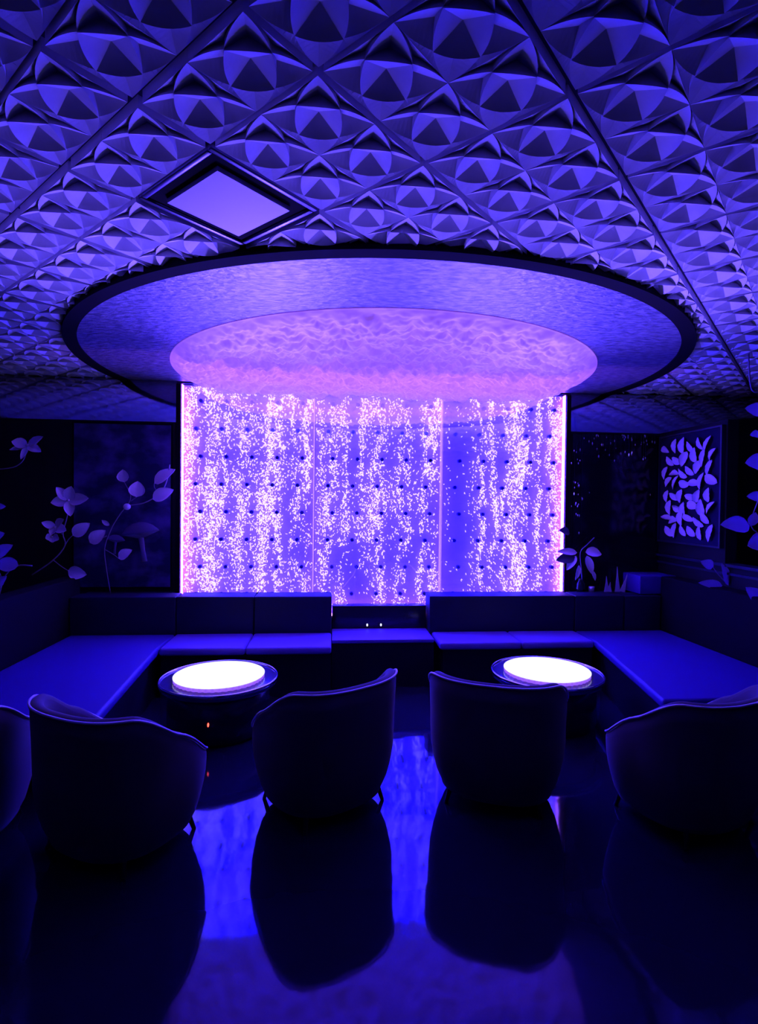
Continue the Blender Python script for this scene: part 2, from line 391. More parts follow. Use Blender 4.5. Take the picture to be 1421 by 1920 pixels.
def bubbles(k, pl):
    dens, base = [(7000, .06), (4600, .025), (4600, .025)][k]
    ns = [13, 10, 11][k]
    streams = []
    for s in range(ns):
        x0 = PW * (s + .5 + rng.uniform(-.3, .3)) / ns
        streams.append((x0, rng.uniform(.5, 1.3) if k != 2 else (0.25 if x0 < .35 else rng.uniform(.7, 1.3)), rng.uniform(.024, .056), rng.uniform(0, 20)))
    def D_(x, z):
        v = base
        for (x0, a, wd, ph) in streams:
            xs = x0 + .075 * noise.noise(Vector((ph, z * 1.7, 0))) + .03 * noise.noise(Vector((ph + 7, z * 5, 0)))
            ww = wd * (1 + .9 * noise.noise(Vector((ph, z * 2.2, 5))))
            am = a * max(0, .75 + 1.1 * noise.noise(Vector((ph + 3, z * 1.1, 9))))
            v += am * math.exp(-((x - xs) / max(ww, .006)) ** 2)
        for px, pz in pl:
            dx = abs(x - px); dz = z - pz
            if -.012 < dz < .16 and dx < .03 * (1 - max(0, dz) / .17) + .003: v *= .06
        if k == 1 and .30 < x < .62 and z < 1.25: v *= .18 + .5 * abs(noise.noise(Vector((x * 6, z * 6, 3))))
        if k == 2 and x < .28: v *= .25
        return v
    V = []; Fs = []; n = 0; tries = 0
    while n < dens and tries < dens * 40:
        tries += 1
        x = rng.uniform(.012, PW - .012); z = rng.uniform(Z0 + .03, Z1 - .02)
        if rng.random() > D_(x, z): continue
        L = rng.uniform(.005, .0145); W = rng.uniform(.0038, .0066); an = rng.gauss(PI / 2, .75)
        if k == 2 and z < 1.7: an = rng.gauss(PI / 2 + .45, .35)
        ca, sa = math.cos(an), math.sin(an); b = len(V)
        for vx, vy, vz in IV:
            a_, c_ = vx * L, vz * W
            V.append((x + a_ * ca - c_ * sa, .034 + vy * .005, z + a_ * sa + c_ * ca))
        Fs += [(i + b, j + b, l + b) for i, j, l in IF]; n += 1
    return V, Fs
LAB = ['left bubble-wall panel, densest with white bubble streams', 'middle bubble-wall panel behind the gap between the benches', 'right bubble-wall panel, bare violet on its left side']
for k in range(3):
    t = thing('bubble_panel', LAB[k] + ', lit violet', 'bubble wall panel', (WX0 + k * PW, YB, 0), 0, 'bubble wall panels')
    MB().box(.003, PW - .003, .088, .100, Z0, Z1).build('back_sheet', M['tank_back'], t)
    st = MB().box(.003, PW - .003, .03, .080, Z0 - .012, Z0 + .004)
    st.build('light_strip', M['tank_strip'], t)
    if k == 0: MB().box(.002, .006, .02, .085, Z0, Z1).build('light_strip', M['tank_strip'], t)
    if k == 2: MB().box(PW - .006, PW - .002, .02, .085, Z0, Z1).build('light_strip', M['tank_strip'], t)
    if k < 2: MB().box(PW - .010, PW - .001, .008, .085, Z0, Z1).build('joint', M['mullion'], t)
    pl = pegs(k)
    v, f = bubbles(k, pl)
    o = obj('bubbles', v, f, M['bubble'], t, True); o['kind'] = 'stuff'
    pm = MB().lathe([(0, -.022), (.019, -.022), (.019, .022), (0, .022)], 12)
    pv = [(x, z, y) for x, y, z in pm.v]
    p0 = obj('peg', pv, pm.f, M['peg'], t, False, (pl[0][0], .038, pl[0][1]))
    for x, z in pl[1:]:
        q = p0.copy(); COL.objects.link(q); q.parent = t; q.location = (x, .038, z)
    MB().box(.001, PW - .001, 0.0, .005, Z0, Z1).build('glass_sheet', M['tank_glass'], t)
for k, (x0, x1) in enumerate([(WX0 - .042, WX0 - .002), (WX1 + .002, WX1 + .042)]):
    o = MB().box(x0, x1, YB - .012, 5.46, 0, 2.72).build('trim_%d' % (5 + k), M['black']); struct(o)
struct(MB().box(WX0 - .042, WX1 + .042, YB - .005, 5.46, 0, Z0 - .02).build('trim_7', M['black']))

# ------------------------------------------------------------------ benches
def cushion(poly, z0, z1, m, parent, name, bw=.022):
    return bevel(prism(poly, z0, z1).build(name, m, parent), bw, 4)
SZ = 0.42
def rect(x0, x1, y0, y1): return [(x0, y0), (x1, y0), (x1, y1), (x0, y1)]
g = 'banquette bench sections'
# left bench, two seats
t = thing('banquette_bench', 'blue leather two-seat bench left of the low middle section, before the bubble wall', 'bench', (-.69, 4.8, 0), 0, g)
def local(t, poly): return [(x - t.location.x, y - t.location.y) for x, y in poly]
prism(local(t, rect(-1.37, .005, 4.52, 5.19)), 0, .355).build('plinth', M['plinth'], t)  # plinth raised, its black stands in for the cushions' shaded fronts
for x0, x1 in ((-1.37, -.692), (-.688, .008)): cushion(local(t, rect(x0, x1, 4.47, 4.97)), .355, SZ, M['leather_lit'], t, 'seat_cushion')
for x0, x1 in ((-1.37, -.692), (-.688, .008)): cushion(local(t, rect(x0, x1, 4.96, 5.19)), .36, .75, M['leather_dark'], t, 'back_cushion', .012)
MB().box(-.676, .690, .392, .402, .305, .7505).build('back_absorber', M['absorber'], t)  # added light absorber, unseen from the front
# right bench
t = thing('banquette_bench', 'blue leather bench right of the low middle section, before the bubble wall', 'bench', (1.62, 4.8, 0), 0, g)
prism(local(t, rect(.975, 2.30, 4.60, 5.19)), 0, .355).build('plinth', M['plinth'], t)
for x0, x1 in ((.932, 1.648), (1.652, 2.30)): cushion(local(t, rect(x0, x1, 4.555, 4.97)), .355, SZ, M['leather_lit'], t, 'seat_cushion')
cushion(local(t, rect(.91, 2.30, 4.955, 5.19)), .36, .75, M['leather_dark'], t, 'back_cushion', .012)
MB().box(-.705, .68, .392, .402, .305, .7505).build('back_absorber', M['absorber'], t)
# low middle section
t = thing('low_middle_bench', 'low dark bench section between the two blue benches, under the bubble wall', 'bench', (.47, 4.9, 0))
prism(local(t, rect(.014, .906, 4.70, 5.115)), 0, .385).build('plinth', M['plinth'], t)
bevel(prism(local(t, rect(.012, .906, 4.69, 5.12)), .385, SZ).build('seat_top', M['leather_lit'], t), .008, 2)
bevel(prism(local(t, rect(.014, .905, 5.12, 5.25)), .385, .633).build('back_panel', M['black_gloss'], t), .006, 2)
for x in (.345, .475):
    pm = MB().lathe([(0, 0), (.008, 0), (.008, .006), (0, .006)], 12)
    obj('bright_stud', [(px, -pz, py * 1.6) for px, py, pz in pm.v], pm.f, M['white_emit'], t, False, (x - .47, 5.12 - 4.9, .452))  # small emissive white dots on the back panel
# left daybed section
t = thing('daybed_section', 'deep blue leather daybed section along the left wall beside the left glowing table', 'bench', (-1.85, 4.1, 0))
pL = [(-2.27, 3.05), (-1.265, 3.05), (-1.375, 4.47), (-1.375, 4.955), (-2.27, 4.955)]
prism(local(t, [(-2.27, 3.10), (-1.31, 3.10), (-1.42, 4.47), (-1.42, 5.19), (-2.27, 5.19)]), 0, .355).build('plinth', M['plinth'], t)
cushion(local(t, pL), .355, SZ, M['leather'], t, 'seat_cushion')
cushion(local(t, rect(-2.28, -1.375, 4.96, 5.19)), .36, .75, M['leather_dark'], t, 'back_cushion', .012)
t2 = thing('wall_backrest', 'dark padded backrest along the left wall behind the daybed', 'backrest', (-2.36, 4.1, 0))
cushion(local(t2, rect(-2.445, -2.285, 2.6, 5.19)), 0, .90, M['pad'], t2, 'pad', .015)
# right daybed section
t = thing('daybed_section', 'deep blue leather daybed section along the right wall beside the right glowing table', 'bench', (2.7, 4.1, 0))
pR = [(2.03, 3.15), (3.165, 3.15), (3.165, 4.955), (2.305, 4.955), (2.305, 4.56)]
prism(local(t, [(2.09, 3.20), (3.165, 3.20), (3.165, 4.955), (2.36, 4.955), (2.36, 4.56)]), 0, .355).build('plinth', M['plinth'], t)
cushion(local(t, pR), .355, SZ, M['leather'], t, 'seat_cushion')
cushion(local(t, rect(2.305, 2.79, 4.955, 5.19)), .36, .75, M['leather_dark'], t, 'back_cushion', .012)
t2 = thing('wall_backrest', 'dark padded backrest along the right wall behind the daybed', 'backrest', (3.26, 4.1, 0))
cushion(local(t2, rect(3.175, 3.355, 2.6, 5.0)), 0, .93, M['pad'], t2, 'pad', .015)
t2 = thing('corner_pillar', 'low blue corner pillar with a flat top at the end of the right bench', 'pillar', (3.06, 5.1, 0))
bevel(prism(local(t2, rect(2.80, 3.165, 4.965, 5.19)), 0, .745).build('base', M['leather_dark'], t2), .01, 2)
bevel(prism(local(t2, rect(2.98, 3.355, 5.02, 5.345)), .75, .93).build('top', M['leather'], t2), .01, 2)
# slot cover behind the bench backs: ledge
struct(MB().box(2.41, 2.97, 5.195, 5.345, .70, .735).build('trim_8', M['leather_dark']))
struct(MB().box(-2.28, -1.49, 5.195, 5.345, .70, .735).build('trim_9', M['leather_dark']))

# ------------------------------------------------------------------ glowing tables
def table(loc, label, rz, led):
    t = thing('glowing_table', label, 'table', loc, rz, 'glowing round tables')
    MB().lathe([(0, 0), (.33, 0), (.33, .02), (.35, .025), (.35, .31), (.33, .318), (0, .318)], 48).build('pedestal', M['table_black'], t, True)
    MB().lathe([(0, .318), (.395, .318), (.40, .324), (.40, .350), (.395, .354), (0, .354)], 72).build('tabletop', M['table_glass'], t)
    MB().lathe([(.394, .350), (.394, .362), (.398, .366), (.404, .366), (.408, .362), (.408, .346), (.404, .342), (.398, .342), (.394, .346)], 96).build('rim', M['chrome'], t, True)
    n = 180; V = []; Fs = []
    for zi, z in enumerate((.354, .379)):
        for k in range(n):
            a_ = 2 * PI * k / n; r = .305 + (.006 if k % 4 < 2 else 0); V.append((r * math.cos(a_), r * math.sin(a_), z))
    for k in range(n): Fs.append((k, (k + 1) % n, n + (k + 1) % n, n + k))
    obj('lit_drum', V, Fs, M['drum_side'], t)
    MB().lathe([(.313, .379), (.313, .382), (0, .382)], 90).build('lit_face', M['drum_top'], t)
    mb = MB()
    for r in (.045, .07, .095, .12, .29): mb.lathe([(r, .3823), (r, .3832), (r + .003, .3832), (r + .003, .3823)], 60)
    mb.build('face_rings', M['drum_ring'], t)
    pm = MB().lathe([(0, 0), (.009, 0), (.009, .010), (0, .012)], 12)
    obj('indicator_light', [(x * .6, -z, y * 1.5) for x, y, z in pm.v], pm.f, M['red_led'], t, False, led)
    return t
table((-.78, 3.92, 0), 'round low table with glowing white face before the left bench', 0, (.0, -.345, .16))
table((1.61, 3.92, 0), 'round low table with glowing white face before the right bench', 0, (-.12, -.325, .05))

# ------------------------------------------------------------------ tub chairs
def sgn(x): return -1 if x < 0 else 1
def make_chair():
    t = thing('tub_chair', '', 'chair', (0, 0, 0), 0, 'tub chairs facing the glowing tables')
    PM = math.radians(128); NP = 56
    def topz(ph):
        q = max(0, min(1, (math.degrees(abs(ph)) - 52) / 82)); q = q * q * (3 - 2 * q)
        return .705 - .30 * q
    def plan(ph, k, off=0):
        A, B = .375 * k - off, .345 * k - off
        s_, c_ = math.sin(ph), -math.cos(ph); e = 2 / 2.5
        return A * sgn(s_) * abs(s_) ** e, B * sgn(c_) * abs(c_) ** e
    def kz(z): 
        q = max(0, min(1, (z - .10) / .26)); return .84 + .13 * math.sin(q * PI / 2) + .03 * max(0, (z - .43) / .27)
    rows = []
    th = .055
    for s in [0, .02, .06, .12, .22, .35, .5, .65, .8, .9]: rows.append(('o', s))
    for s in [0, 1, 2, 3, 4, 5, 6]: rows.append(('l', s / 6))
    for s in [.9, .75, .55, .35, .15, 0]: rows.append(('i', s))
    V = []; n = NP + 1
    zb, zi = .075, .36
    for kind, s in rows:
        for k in range(n):
            ph = -PM + 2 * PM * k / NP; zt = topz(ph)
            if kind == 'o':
                z = zb + (zt - .03 - zb) * s / .9; off = .02 * (1 - min(1, s / .12)) ** 2
            elif kind == 'l':
                an = PI * s; z = zt - .03 + .03 * math.sin(an); off = th / 2 * (1 - math.cos(an))
            else:
                z = zi + (zt - .03 - zi) * s / .9; off = th
            x, y = plan(ph, kz(z), off); V.append((x, y, z))
    Fs = []
    R = len(rows)
    for r in range(R - 1):
        for k in range(NP): Fs.append((r * n + k, r * n + k + 1, (r + 1) * n + k + 1, (r + 1) * n + k))
    for k in range(NP): Fs.append(((R - 1) * n + k, (R - 1) * n + k + 1, k + 1, k))
    Fs.append(tuple(r * n for r in range(R))); Fs.append(tuple(r * n + NP for r in range(R - 1, -1, -1)))
    obj('backrest', V, Fs, M['fabric'], t, True)
    pts = []
    for k in range(NP + 1):
        ph = -PM + 2 * PM * k / NP; z = topz(ph) - .008; x, y = plan(ph, kz(z), -.001); pts.append((x, y, z))
    MB().tube(pts, .006, 6).build('piping_highlight', M['piping_highlight'], t, True)
    def slab(prof, name):
        V = []; m = 64
        for k_, z, inset in prof:
            for q in range(m):
                x, y = plan(2 * PI * q / m, k_, inset); V.append((x, y + (.0), z))
        Fs = [(r * m + q, r * m + (q + 1) % m, (r + 1) * m + (q + 1) % m, (r + 1) * m + q) for r in range(len(prof) - 1) for q in range(m)]
        Fs.append(tuple(range(m - 1, -1, -1))); Fs.append(tuple((len(prof) - 1) * m + q for q in range(m)))
        return obj(name, V, Fs, M['fabric'], t, True)
    slab([(.80, .065, .05), (.84, .072, .016), (.90, .18, .012), (.94, .30, .02), (.94, .34, .06)], 'seat_base')
    slab([(.92, .342, .072), (.92, .356, .062), (.93, .400, .060), (.93, .418, .066), (.93, .428, .085)], 'seat_cushion')
    for sx in (-1, 1):
        for sy in (-1, 1):
            MB().tube([(sx * .22, sy * .18, .10), (sx * .245, sy * .205, .0)], [.014, .010], 10).build('leg', M['metal_dark'], t, True)
    return t
def dup(root, loc, rz, label):
    r = root.copy(); COL.objects.link(r); r.location = loc; r.rotation_euler = (0, 0, rz); r['label'] = label
    for ch in list(root.children):
        c_ = ch.copy(); COL.objects.link(c_); c_.parent = r
    return r
R_ = math.radians
spots = [((-.03, 2.93, 0), R_(35), 'black tub chair left of the centre gap, turned towards the left table'),
         ((.93, 2.95, 0), R_(-22), 'black tub chair right of the centre gap, turned towards the right table'),
         ((-.97, 2.65, 0), R_(-30), 'black tub chair in front of the left glowing table, second from the left edge'),
         ((1.83, 2.66, 0), R_(20), 'black tub chair at the right edge, beside the right daybed'),
         ((-1.80, 2.68, 0), R_(5), 'black tub chair cut off by the left edge of the view')]
ch0 = make_chair()
for i, (l, rz, lab) in enumerate(spots):
    if i == 0: ch0.location = l; ch0.rotation_euler = (0, 0, rz); ch0['label'] = lab
    else: dup(ch0, l, rz, lab)

# ------------------------------------------------------------------ wall decor: leaves, branches, panels
VINE_STEM = [[-1.508,5.22,1.941],[-1.531,5.22,1.797],[-1.593,5.22,1.672],[-1.737,5.22,1.581],[-1.889,5.22,1.545],[-1.984,5.22,1.421],[-2.045,5.22,1.297],[-2.087,5.22,1.149],[-2.067,5.22,0.951]]
VINE_LEAVES = [[[-1.64,5.2,1.765],[-1.463,5.2,1.906],0.127],[[-1.654,5.2,1.617],[-1.472,5.2,1.713],0.127],[[-1.907,5.2,1.771],[-1.926,5.2,1.888],0.112],[[-1.797,5.2,1.635],[-1.788,5.2,1.783],0.143],[[-2.211,5.2,1.209],[-2.08,5.2,1.327],0.122],[[-1.956,5.2,1.067],[-1.842,5.2,1.151],0.102],[[-2.038,5.2,1.372],[-2.108,5.2,1.42],0.041]]
VINE_TWIGS = [[[-1.733,5.21,1.581],[-1.671,5.21,1.612],[-1.647,5.21,1.622]],[[-1.59,5.21,1.672],[-1.638,5.21,1.721],[-1.643,5.21,1.765]],[[-1.886,5.21,1.545],[-1.853,5.21,1.644],[-1.91,5.21,1.771]],[[-1.853,5.21,1.595],[-1.8,5.21,1.635]],[[-2.065,5.21,1.273],[-2.159,5.21,1.228],[-2.215,5.21,1.208]],[[-2.083,5.21,1.149],[-2.002,5.21,1.101],[-1.96,5.21,1.066]]]
BUD = [-1.882,5.2,1.545]
MUSH = [[-2.016,5.28,1.234],[-1.794,5.28,1.305]]
FL_STEM = [[-2.672,5.12,0.925],[-2.49,5.12,1.059],[-2.389,5.12,1.194],[-2.408,5.12,1.3],[-2.371,5.12,1.454],[-2.358,5.12,1.598]]
FL_TWIGS = [[[-2.389,5.12,1.194],[-2.362,5.12,1.243],[-2.325,5.12,1.281]],[[-2.49,5.12,1.059],[-2.421,5.12,1.002],[-2.361,5.12,0.963]],[[-2.403,5.12,1.286],[-2.454,5.12,1.324],[-2.477,5.12,1.357]]]
FL_LEAVES = [[[-2.316,5.1,1.282],[-2.174,5.1,1.394],0.115],[[-2.356,5.1,0.966],[-2.2,5.1,0.927],0.12]]
FLOWERS = [[[-2.349,5.1,1.598],[[[-2.444,5.07,1.711],0.09],[[-2.308,5.07,1.727],0.11],[[-2.153,5.07,1.615],0.11],[[-2.485,5.07,1.573],0.1],[[-2.316,5.07,1.451],0.09]]],[[-2.472,5.12,1.357],[[[-2.576,5.09,1.396],0.07],[[-2.376,5.09,1.426],0.09],[[-2.357,5.09,1.321],0.09],[[-2.494,5.09,1.282],0.07]]],[[-2.499,5.12,1.27],[[[-2.544,5.09,1.253],0.07],[[-2.421,5.09,1.244],0.08],[[-2.475,5.09,1.215],0.06]]]]
TOP_STEM = [[-2.861,4.9,1.854],[-2.71,4.9,1.875],[-2.628,4.9,1.94],[-2.594,4.9,2.059]]
TOP_FLOWER = [[-2.583,4.88,2.062],[[[-2.43,4.85,2.129],0.077],[[-2.451,4.85,1.998],0.077],[[-2.696,4.85,2.083],0.096],[[-2.708,4.85,2.011],0.048],[[-2.619,4.85,1.936],0.048]]]
EDGE_STEM = [[-2.296,4.4,1.09],[-2.413,4.4,1.085],[-2.51,4.4,0.97],[-2.576,4.4,0.601]]
EDGE_TWIGS = [[[-2.51,4.4,0.97],[-2.576,4.4,1.155]],[[-2.576,4.4,1.155],[-2.627,4.4,1.501]]]
EDGE_LEAVES = [[[-2.611,4.38,1.518],[-2.484,4.38,1.552],0.086],[[-2.572,4.38,1.299],[-2.491,4.38,1.344],0.077],[[-2.576,4.38,1.153],[-2.437,4.38,1.255],0.103],[[-2.387,4.38,1.096],[-2.557,4.38,1.112],0.112],[[-2.557,4.38,0.916],[-2.48,4.38,1.014],0.086],[[-2.564,4.38,0.835],[-2.487,4.38,0.855],0.06]]
FAIRY = [[-2.38,4.6,0.842],[-2.458,4.6,0.864],[-2.461,4.6,0.778]]
GAR_STEM = [[3.253,3.87,2.46],[3.234,3.87,2.157],[3.282,3.87,1.935],[3.236,3.87,1.692],[3.172,3.87,1.468],[3.297,3.87,1.327],[3.325,3.87,0.879]]
GAR_LEAVES = [[[3.247,3.85,2.335],[3.097,3.85,2.351],0.106],[[3.226,3.85,2.154],[3.136,3.85,2.152],0.075],[[3.274,3.85,1.926],[3.11,3.85,1.947],0.159],[[3.246,3.85,1.684],[3.125,3.85,1.69],0.083],[[3.148,3.85,1.465],[2.925,3.85,1.479],0.136],[[3.156,3.85,1.465],[3.192,3.85,1.57],0.068],[[3.306,3.85,1.345],[3.142,3.85,1.32],0.159],[[3.317,3.85,0.874],[3.137,3.85,0.992],0.121]]
LOW_STEM = [[3.468,4.35,0.845],[3.374,4.35,0.937],[3.271,4.35,1.041],[3.226,4.35,1.1]]
LOW_LEAVES = [[[3.221,4.33,1.103],[3.11,4.33,1.143],0.085],[[3.359,4.33,0.94],[3.307,4.33,1.13],0.076],[[3.306,4.33,0.94],[3.1,4.33,0.967],0.076],[[3.356,4.33,1.058],[3.408,4.33,0.894],0.055],[[3.379,4.33,0.903],[3.455,4.33,0.944],0.042]]
ORC_STEM = [[2.627,5.25,1.284],[2.551,5.25,1.209],[2.485,5.25,1.134],[2.5,5.25,0.952],[2.515,5.25,0.748]]
ORC_PETALS = [[[2.438,5.22,1.136],[2.24,5.22,1.151],0.072],[[2.417,5.22,1.094],[2.226,5.22,1.061],0.113],[[2.428,5.22,1.104],[2.331,5.22,0.961],0.077],[[2.526,5.22,1.142],[2.698,5.22,1.127],0.113],[[2.538,5.22,1.105],[2.602,5.22,0.918],0.077],[[2.463,5.22,1.009],[2.432,5.22,0.86],0.051],[[2.596,5.22,0.956],[2.637,5.22,0.854],0.041],[[2.358,5.22,1.327],[2.253,5.22,1.363],0.092]]
CRYSTALS = [[2.621,5.31,2.23],[2.735,5.31,2.22],[2.956,5.31,2.318],[2.429,5.31,2.153],[2.638,5.31,2.284],[3.282,5.31,2.258],[3.142,5.31,2.254],[2.968,5.31,2.303],[2.967,5.31,2.153],[2.869,5.31,2.19],[2.996,5.31,2.319],[3.074,5.31,2.229],[2.674,5.31,2.321],[3.167,5.31,2.255],[3.041,5.31,2.15],[3.037,5.31,2.132],[2.758,5.31,2.171],[2.802,5.31,2.12],[3.178,5.31,2.317],[2.532,5.31,2.284],[3.255,5.31,2.264],[2.957,5.31,2.28],[2.854,5.31,2.264],[2.719,5.31,2.223],[2.923,5.31,2.137],[3.009,5.31,2.127],[3.163,5.31,2.084],[2.996,5.31,2.302],[3.166,5.31,2.109],[3.202,5.31,2.237],[3.033,5.31,2.296],[3.138,5.31,2.235],[2.66,5.31,2.312],[3.16,5.31,2.085],[2.493,5.31,2.166],[2.769,5.31,2.299],[2.67,5.31,2.178],[3.172,5.31,2.328],[2.946,5.31,2.323],[3.038,5.31,2.277],[3.184,5.31,2.096],[2.856,5.31,2.063],[2.681,5.31,2.31],[2.933,5.31,2.326],[2.585,5.31,2.254],[2.943,5.31,2.302],[2.454,5.31,2.143],[2.689,5.31,2.104],[3.194,5.31,2.272],[2.813,5.31,2.238],[2.486,5.31,1.613],[2.476,5.31,1.593],[2.519,5.31,1.682],[2.462,5.31,1.515],[2.434,5.31,1.842],[2.524,5.31,1.671],[2.466,5.31,2.069],[2.459,5.31,1.625],[2.413,5.31,1.596],[2.477,5.31,2.031],[2.482,5.31,1.714],[2.486,5.31,1.803],[2.495,5.31,1.501],[2.405,5.31,2.029],[2.495,5.31,1.325],[2.438,5.31,1.721],[2.476,5.31,1.828],[2.449,5.31,1.833],[2.453,5.31,1.612],[2.442,5.31,1.783],[2.493,5.31,2.057],[2.479,5.31,1.503],[2.598,5.31,1.735],[3.245,5.31,1.722]]
def leaf_mesh(L, W, fold=.14, curl=.18, n=10, pointed=1.0):
    """leaf from the origin along +X, face to +Z, folded on its midrib and curled"""
    V = []; Fs = []; m = 7
    for i in range(n + 1):
        t = i / n
        wd = W / 2 * (math.sin(PI * t ** .8) ** .75) if 0 < t < 1 else 0.0005
        for k in range(m):
            s = -1 + 2 * k / (m - 1)
            V.append((L * t, wd * s, fold * W * abs(s) * math.sin(PI * t) - curl * L * (t - .3) ** 2 + .002 * math.sin(t * 40 + abs(s) * 6)))
    for i in range(n):
        for k in range(m - 1): Fs.append((i * m + k, (i + 1) * m + k, (i + 1) * m + k + 1, i * m + k + 1))
    n0 = len(V); th = max(.0015, W * .02)
    V += [(x, y, z - th) for x, y, z in V]
    Fs += [tuple(reversed([i + n0 for i in f])) for f in list(Fs)]
    rim = [i * m for i in range(n + 1)] + [n * m + k for k in range(1, m)] + [i * m + m - 1 for i in range(n - 1, -1, -1)] + [k for k in range(m - 2, 0, -1)]
    for a_, b_ in zip(rim, rim[1:] + rim[:1]): Fs.append((a_, b_, b_ + n0, a_ + n0))
    return V, Fs
lrng = random.Random(21)
def put_leaf(root, base, tip, wd, m, name='leaf', face=(0, -1, .35), tilt=.35, fold=.14, curl=.18, org=None):
    org = root.location if org is None else org
    b = Vector(base); d = Vector(tip) - b; L = d.length; x = d.normalized()
    z = Vector(face).normalized(); z = (z + Vector((lrng.uniform(-1, 1), 0, lrng.uniform(-1, 1))) * tilt)
    z = (z - x * z.dot(x)).normalized(); y = z.cross(x)
    v, f = leaf_mesh(L, wd, fold, curl)
    o = obj(name, v, f, m, root, True)
    o.matrix_local = Matrix(((x.x, y.x, z.x, b.x - org.x), (x.y, y.y, z.y, b.y - org.y), (x.z, y.z, z.z, b.z - org.z), (0, 0, 0, 1)))
    return o
def smooth_pts(P, k=4):
    P = [Vector(p) for p in P]; out = []
    for i in range(len(P) - 1):
        p0 = P[max(i - 1, 0)]; p1 = P[i]; p2 = P[i + 1]; p3 = P[min(i + 2, len(P) - 1)]
        for s in range(k):
            t = s / k
            out.append(.5 * ((2 * p1) + (p2 - p0) * t + (2 * p0 - 5 * p1 + 4 * p2 - p3) * t * t + (3 * p1 - p0 - 3 * p2 + p3) * t ** 3))
    out.append(P[-1]); return out
def put_stem(root, paths, r):
    mb = MB()
    for i, P in enumerate(paths):
        q = [p - root.location for p in smooth_pts(P)]
        mb.tube(q, [r * (1 - .4 * k / len(q)) * (1 if i == 0 else .7) for k in range(len(q))], 7)
    return mb.build('stem', M['stem'], root, True)
def put_flower(root, fl):
    c, pet = fl; c = Vector(c)
    mb = MB().lathe([(0, -.012), (.010, -.008), (.013, 0), (.010, .008), (0, .012)], 12)
    ctr = obj('flower', mb.v, mb.f, M['petal'], root, True, c - root.location - Vector((0, .012, 0)))
    for tip, wd in pet:
        put_leaf(ctr, c, tip, wd, M['petal'], 'petal', (0, -1, .25), .25, .22, -.25, org=c - Vector((0, .012, 0)))

# dark printed board on the back wall, left of the bubble wall
t = thing('mural_board', 'dark blue mural board on the back wall, left of the bubble wall', 'mural', (-1.96, 5.35, .78))
MB().box(-.46, .435, -.008, -.002, 0, 1.545).build('board', M['mural'], t)
fr = MB().box(-.47, -.455, -.012, 0, -.01, 1.555).box(.43, .445, -.012, 0, -.01, 1.555).box(-.455, .43, -.012, 0, -.012, .002).box(-.455, .43, -.012, 0, 1.543, 1.557)
fr.build('frame', M['black'], t)
nt = M['mural'].node_tree; mottled(M['mural'], (.012, .010, .07), (.16, .10, .42), 3.2, (1, 1, 1.3), .45, .78, 6)

t = thing('leafy_vine', 'pale leafy vine with a round bud climbing beside the left edge of the bubble wall', 'plant', (-2.05, 5.27, .8))
put_stem(t, [VINE_STEM + [[-2.04, 5.24, .737]]] + VINE_TWIGS, .006)
for b, p, w_ in VINE_LEAVES: put_leaf(t, b, p, w_, M['leaf'])
v = [(x * .045, y * .03, z * .04) for x, y, z in IV]; o = obj('bud', v, IF, M['petal'], t, True, Vector(BUD) - t.location)
o.modifiers.new('s', 'SUBSURF').levels = 2; o.modifiers['s'].render_levels = 2
# mushrooms
for i, (p, rad, lab) in enumerate([(MUSH[1], .175, 'wide gilled mushroom ornament under the leafy vine, right of the smaller cap'), (MUSH[0], .085, 'small domed mushroom ornament low on the left mural board')]):
    t = thing('mushroom', lab, 'mushroom', (p[0], 5.315, p[2]), 0)
    cap = MB().lathe([(0, .55 * rad), (.35 * rad, .50 * rad), (.7 * rad, .32 * rad), (.95 * rad, .06 * rad), (rad, -.03 * rad), (.95 * rad, -.05 * rad)], 40)
    o = obj('cap', [(x, y * .25 - .02, z) for x, y, z in cap.v], cap.f, M['mushroom'], t, True)
    g_ = MB(); n = 120; V = []
    for k in range(n):
        an = 2 * PI * k / n; V.append((.95 * rad * math.cos(an), .95 * rad * math.sin(an) * .25 - .02, -.05 * rad))
    for k in range(n):
        an = 2 * PI * k / n; V.append((.16 * rad * math.cos(an), .16 * rad * math.sin(an) * .25 - .02, (-.22 - .10 * (k % 2)) * rad))
    g_.add(V, [(k, (k + 1) % n, n + (k + 1) % n, n + k) for k in range(n)]).build('gills', M['gill'], t)
    st = MB().lathe([(.15 * rad, -.2 * rad), (.12 * rad, -1.0 * rad), (.16 * rad, -1.6 * rad), (0, -1.6 * rad)], 20)
    obj('stalk', [(x, y * .5 - .02, z) for x, y, z in st.v], st.f, M['gill'], t, True)
    t.rotation_euler = (0, R_(-8 if i == 0 else 5), 0)

t = thing('flowering_branch', 'pale flowering branch with five-petalled blossoms above the left bench corner', 'plant', (-2.35, 5.12, .9))
put_stem(t, [FL_STEM] + FL_TWIGS, .006)
for b, p, w_ in FL_LEAVES: put_leaf(t, b, p, w_, M['leaf'])
for fl in FLOWERS: put_flower(t, fl)
t = thing('flowering_branch', 'single pale blossom on a thin arching stem, highest flower at the left edge', 'plant', (-2.9, 4.9, 1.9))
put_stem(t, [TOP_STEM], .005); put_flower(t, TOP_FLOWER)
t = thing('leafy_branch', 'pale leafy branch at the left edge above the daybed backrest', 'plant', (-2.7, 4.4, .9))
put_stem(t, [EDGE_STEM] + EDGE_TWIGS, .006)
for b, p, w_ in EDGE_LEAVES: put_leaf(t, b, p, w_, M['leaf_thin'])
for i, p in enumerate(FAIRY):
    o = obj('fairy_light', [(x * .008, y * .008, z * .010) for x, y, z in IV], IF, M['white_emit'], None, True, p)
    tag(o, 'tiny white fairy light among the dark foliage above the left daybed', 'fairy light', 'fairy lights at the left')

